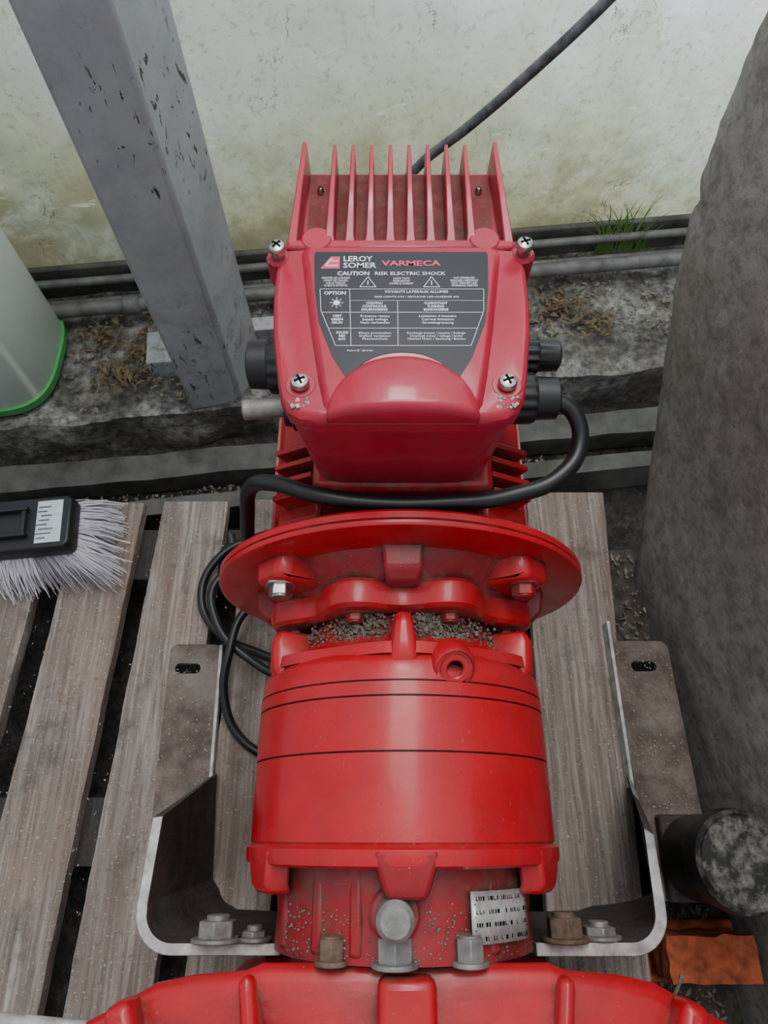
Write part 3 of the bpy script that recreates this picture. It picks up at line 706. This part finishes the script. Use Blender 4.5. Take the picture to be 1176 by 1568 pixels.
for i in range(32):
    for j in range(12):
        x=-.118+.236*i/31; y=-.037+.074*j/11
        for k in range(10):
            b0=Vector((x+random.uniform(-.003,.003),y+random.uniform(-.003,.003),.064))
            fx=max(0,(x-.05)/.07)*.055-max(0,(-x-.05)/.07)*.05; fy=y/.037*(.040 if y<0 else .02)
            b1=Vector((b0.x+fx*random.uniform(.6,1.15)+random.gauss(0,.005),b0.y+fy*random.uniform(.6,1.2)+random.gauss(0,.005),random.uniform(.004,.02)))
            w=.0009; s=Vector((w,0,0)) if abs(fx)<.01 else Vector((0,w,0))
            mid=(b0+b1)/2+Vector((fx*.1,fy*.1,.004))
            v=[bm.verts.new(BC@p) for p in (b0-s,b0+s,mid+s,mid-s,b1+s*.7,b1-s*.7)]
            bm.faces.new((v[0],v[1],v[2],v[3])); bm.faces.new((v[3],v[2],v[4],v[5]))
finish(bm,'bristles',BRIS,br,smooth=False,recalc=False)
# ------------------------------------------------------------------ right side jar, brick
jr=empty('black_drum')
bm=bmesh.new(); add_lathe(bm,[(.045,0),(.050,.004),(.050,.075),(.052,.078),(.050,.082),(.054,.086),(.055,.10),(.053,.118),(.049,.122),(.046,.1195),(.002,.1185)],64,Matrix.Translation((.3975,-.03,.027))@Matrix.Rotation(pi/2,4,'X'))
finish(bm,'jar_body',DCAP,jr)
box('jar_base_block',(.40,-.03,-.062),(.09,.10,.175),BRKD,jr,None,.004)
bk=empty('orange_brick')
bm=bmesh.new(); add_box(bm,(.402,-.142,-.03),(.11,.05,.075)); bmesh.ops.subdivide_edges(bm,edges=bm.edges,cuts=10,use_grid_fill=True)
for v in bm.verts: v.co+=Vector((noise.noise(v.co*60),noise.noise(v.co*55+Vector((5,5,5))),noise.noise(v.co*50+Vector((9,1,1)))))*.004
finish(bm,'brick_body',BRICK,bk,ang=60)
box('brick_lower',(.40,-.142,-.108),(.13,.07,.085),BRICK,bk,None,.004)
cyl('pale_stick',(.352,-.19,-.02),(.358,-.158,.012),.0025,TANW,bk)
bm=bmesh.new(); bmesh.ops.create_grid(bm,x_segments=30,y_segments=90,size=.5)
for v in bm.verts:
    x,y=v.co.x,v.co.y; X_=.385+x*.15; Y_=-.02+y*.9
    v.co=(X_,Y_,-.115+.045*(1-(2*x)**2)*.6+.012*noise.noise(Vector((X_*30,Y_*30,0)))+.02*noise.noise(Vector((X_*8,Y_*8,2))))
finish(bm,'soil_heap',SOIL)
# ------------------------------------------------------------------ litter
def flake(bm,p,s,flat=.3):
    r=Matrix.Rotation(random.random()*6.28,3,'Z')@Matrix.Rotation(random.uniform(-.5,.5),3,'X')
    a=s*random.uniform(.6,1.6); b=s*random.uniform(.3,.8)
    bm.faces.new([bm.verts.new(Vector(p)+r@Vector(q)) for q in ((-a,0,0),(0,-b,s*flat),(a,0,0),(0,b,s*flat))])
bm=bmesh.new()
for i in range(4200):
    x=random.uniform(-.9,.6); y=Wy(random.uniform(.73,.97),x)
    if noise.noise(Vector((x*6,y*6,0)))<-.05: continue
    flake(bm,(x,y,-.034+random.random()*.006),random.choice((.0015,.002,.003,.006)))
finish(bm,'kerb_leaf_litter',TANW,smooth=False,recalc=False)
bm=bmesh.new()
for i in range(700):
    x=random.uniform(-.7,.3); y=Wy(random.uniform(.57,.61),x); flake(bm,(x,y,-.140+random.random()*.01),random.choice((.002,.003,.005)))
for i in range(1400):
    x=random.uniform(.355,.44); y=random.uniform(-.3,.42); flake(bm,(x,y,-.10+random.random()*.03),random.choice((.002,.003,.005)))
finish(bm,'ground_litter',TANW,smooth=False,recalc=False)
bm=bmesh.new()
for i in range(1500):
    x=random.uniform(-.6,.34); y=random.uniform(-.3,.48); flake(bm,(x,y,.0022),random.choice((.0007,.001,.0018)),.2)
for i in range(1000):
    x=random.choice((random.uniform(-.31,-.24),random.uniform(.335,.41),random.uniform(.335,.41))); y=random.uniform(-.08,.24); flake(bm,(x,y,.0082),random.choice((.0007,.001,.0016)),.2)
finish(bm,'wood_chips',m_simple('pale_chips',(.42,.37,.30),.9,0,.6,25,.2),smooth=False,recalc=False)
bm=bmesh.new()
for (cx_,cy_,n_) in ((-.42,.80,160),(-.47,.74,90),(-.52,.83,80),(.33,.90,110),(.25,.87,70),(.40,.86,60),(-.40,.88,80),(-.2,.77,60)):
    for i in range(n_):
        flake(bm,(cx_+random.gauss(0,.024),cy_+random.gauss(0,.018),-.03+random.random()*.014),random.uniform(.003,.010),.6)
finish(bm,'dry_leaves',m_simple('dry_leaf',(.24,.175,.095),.9,0,.75,50,.2),smooth=False,recalc=False)
bm=bmesh.new()
for i in range(56):
    A_=i<42
    x=random.uniform(.42,.52) if A_ else random.uniform(-.1,.6); y=Wy(.998,x); b=Vector((x,y,-.035)); d=Vector((random.uniform(-.07,.04),random.uniform(-.03,.0),0)); h=random.uniform(.10,.24) if A_ else random.uniform(.02,.05); w=Vector((.0022,0,0))
    pr_=None
    for k in range(7):
        t=k/6; c=b+d*t*t*1.6+Vector((0,0,h*(t-.35*t*t)))
        q=(bm.verts.new(c-w*(1-t)),bm.verts.new(c+w*(1-t)+Vector((1e-5,0,0))))
        if pr_: bm.faces.new((pr_[0],pr_[1],q[1],q[0]))
        pr_=q
finish(bm,'grass_tuft',GRASS,smooth=False,recalc=False)
# ------------------------------------------------------------------ light, camera
w=bpy.data.worlds.new('w'); bpy.context.scene.world=w; w.use_nodes=True; nt=w.node_tree; bg=nt.nodes['Background']
tc=nt.nodes.new('ShaderNodeTexCoord'); dp=nt.nodes.new('ShaderNodeVectorMath'); dp.operation='DOT_PRODUCT'; dp.inputs[1].default_value=(.12,.68,.72)
nt.links.new(tc.outputs['Generated'],dp.inputs[0]); mr=nt.nodes.new('ShaderNodeMapRange'); nt.links.new(dp.outputs['Value'],mr.inputs[0])
mr.inputs[1].default_value=-.6; mr.inputs[2].default_value=1; mr.inputs[3].default_value=.40; mr.inputs[4].default_value=1.25
nt.links.new(mr.outputs[0],bg.inputs[1]); bg.inputs[0].default_value=(.88,.94,1,1)
def area(name,loc,tgt,sx,sy,e,col):
    l=bpy.data.lights.new(name,'AREA'); l.shape='RECTANGLE'; l.size=sx; l.size_y=sy; l.energy=e; l.color=col
    o=bpy.data.objects.new(name,l); C.objects.link(o); o.location=loc; o.rotation_euler=(Vector(tgt)-Vector(loc)).to_track_quat('-Z','Y').to_euler(); return o
area('roof_light',(.12,.75,2.3),(.02,.2,.2),.7,1.3,26,(1,.99,.97))
area('added_highlight_light',(.05,1.45,2.2),(0,.3,.5),.35,.35,7,(.97,.99,1))  # small lamp added to give the cover dome its highlight
area('outdoor_light',(.85,2.0,.95),(.5,1.0,.45),.9,.7,26,(.92,1,1))
cam=bpy.data.cameras.new('camera'); co=bpy.data.objects.new('camera',cam); C.objects.link(co)
co.location=(0,0,1.0); co.rotation_euler=(math.radians(24.8),0,0)
cam.sensor_fit='VERTICAL'; cam.sensor_height=36; cam.lens=24.3; cam.clip_start=.01
bpy.context.scene.camera=co
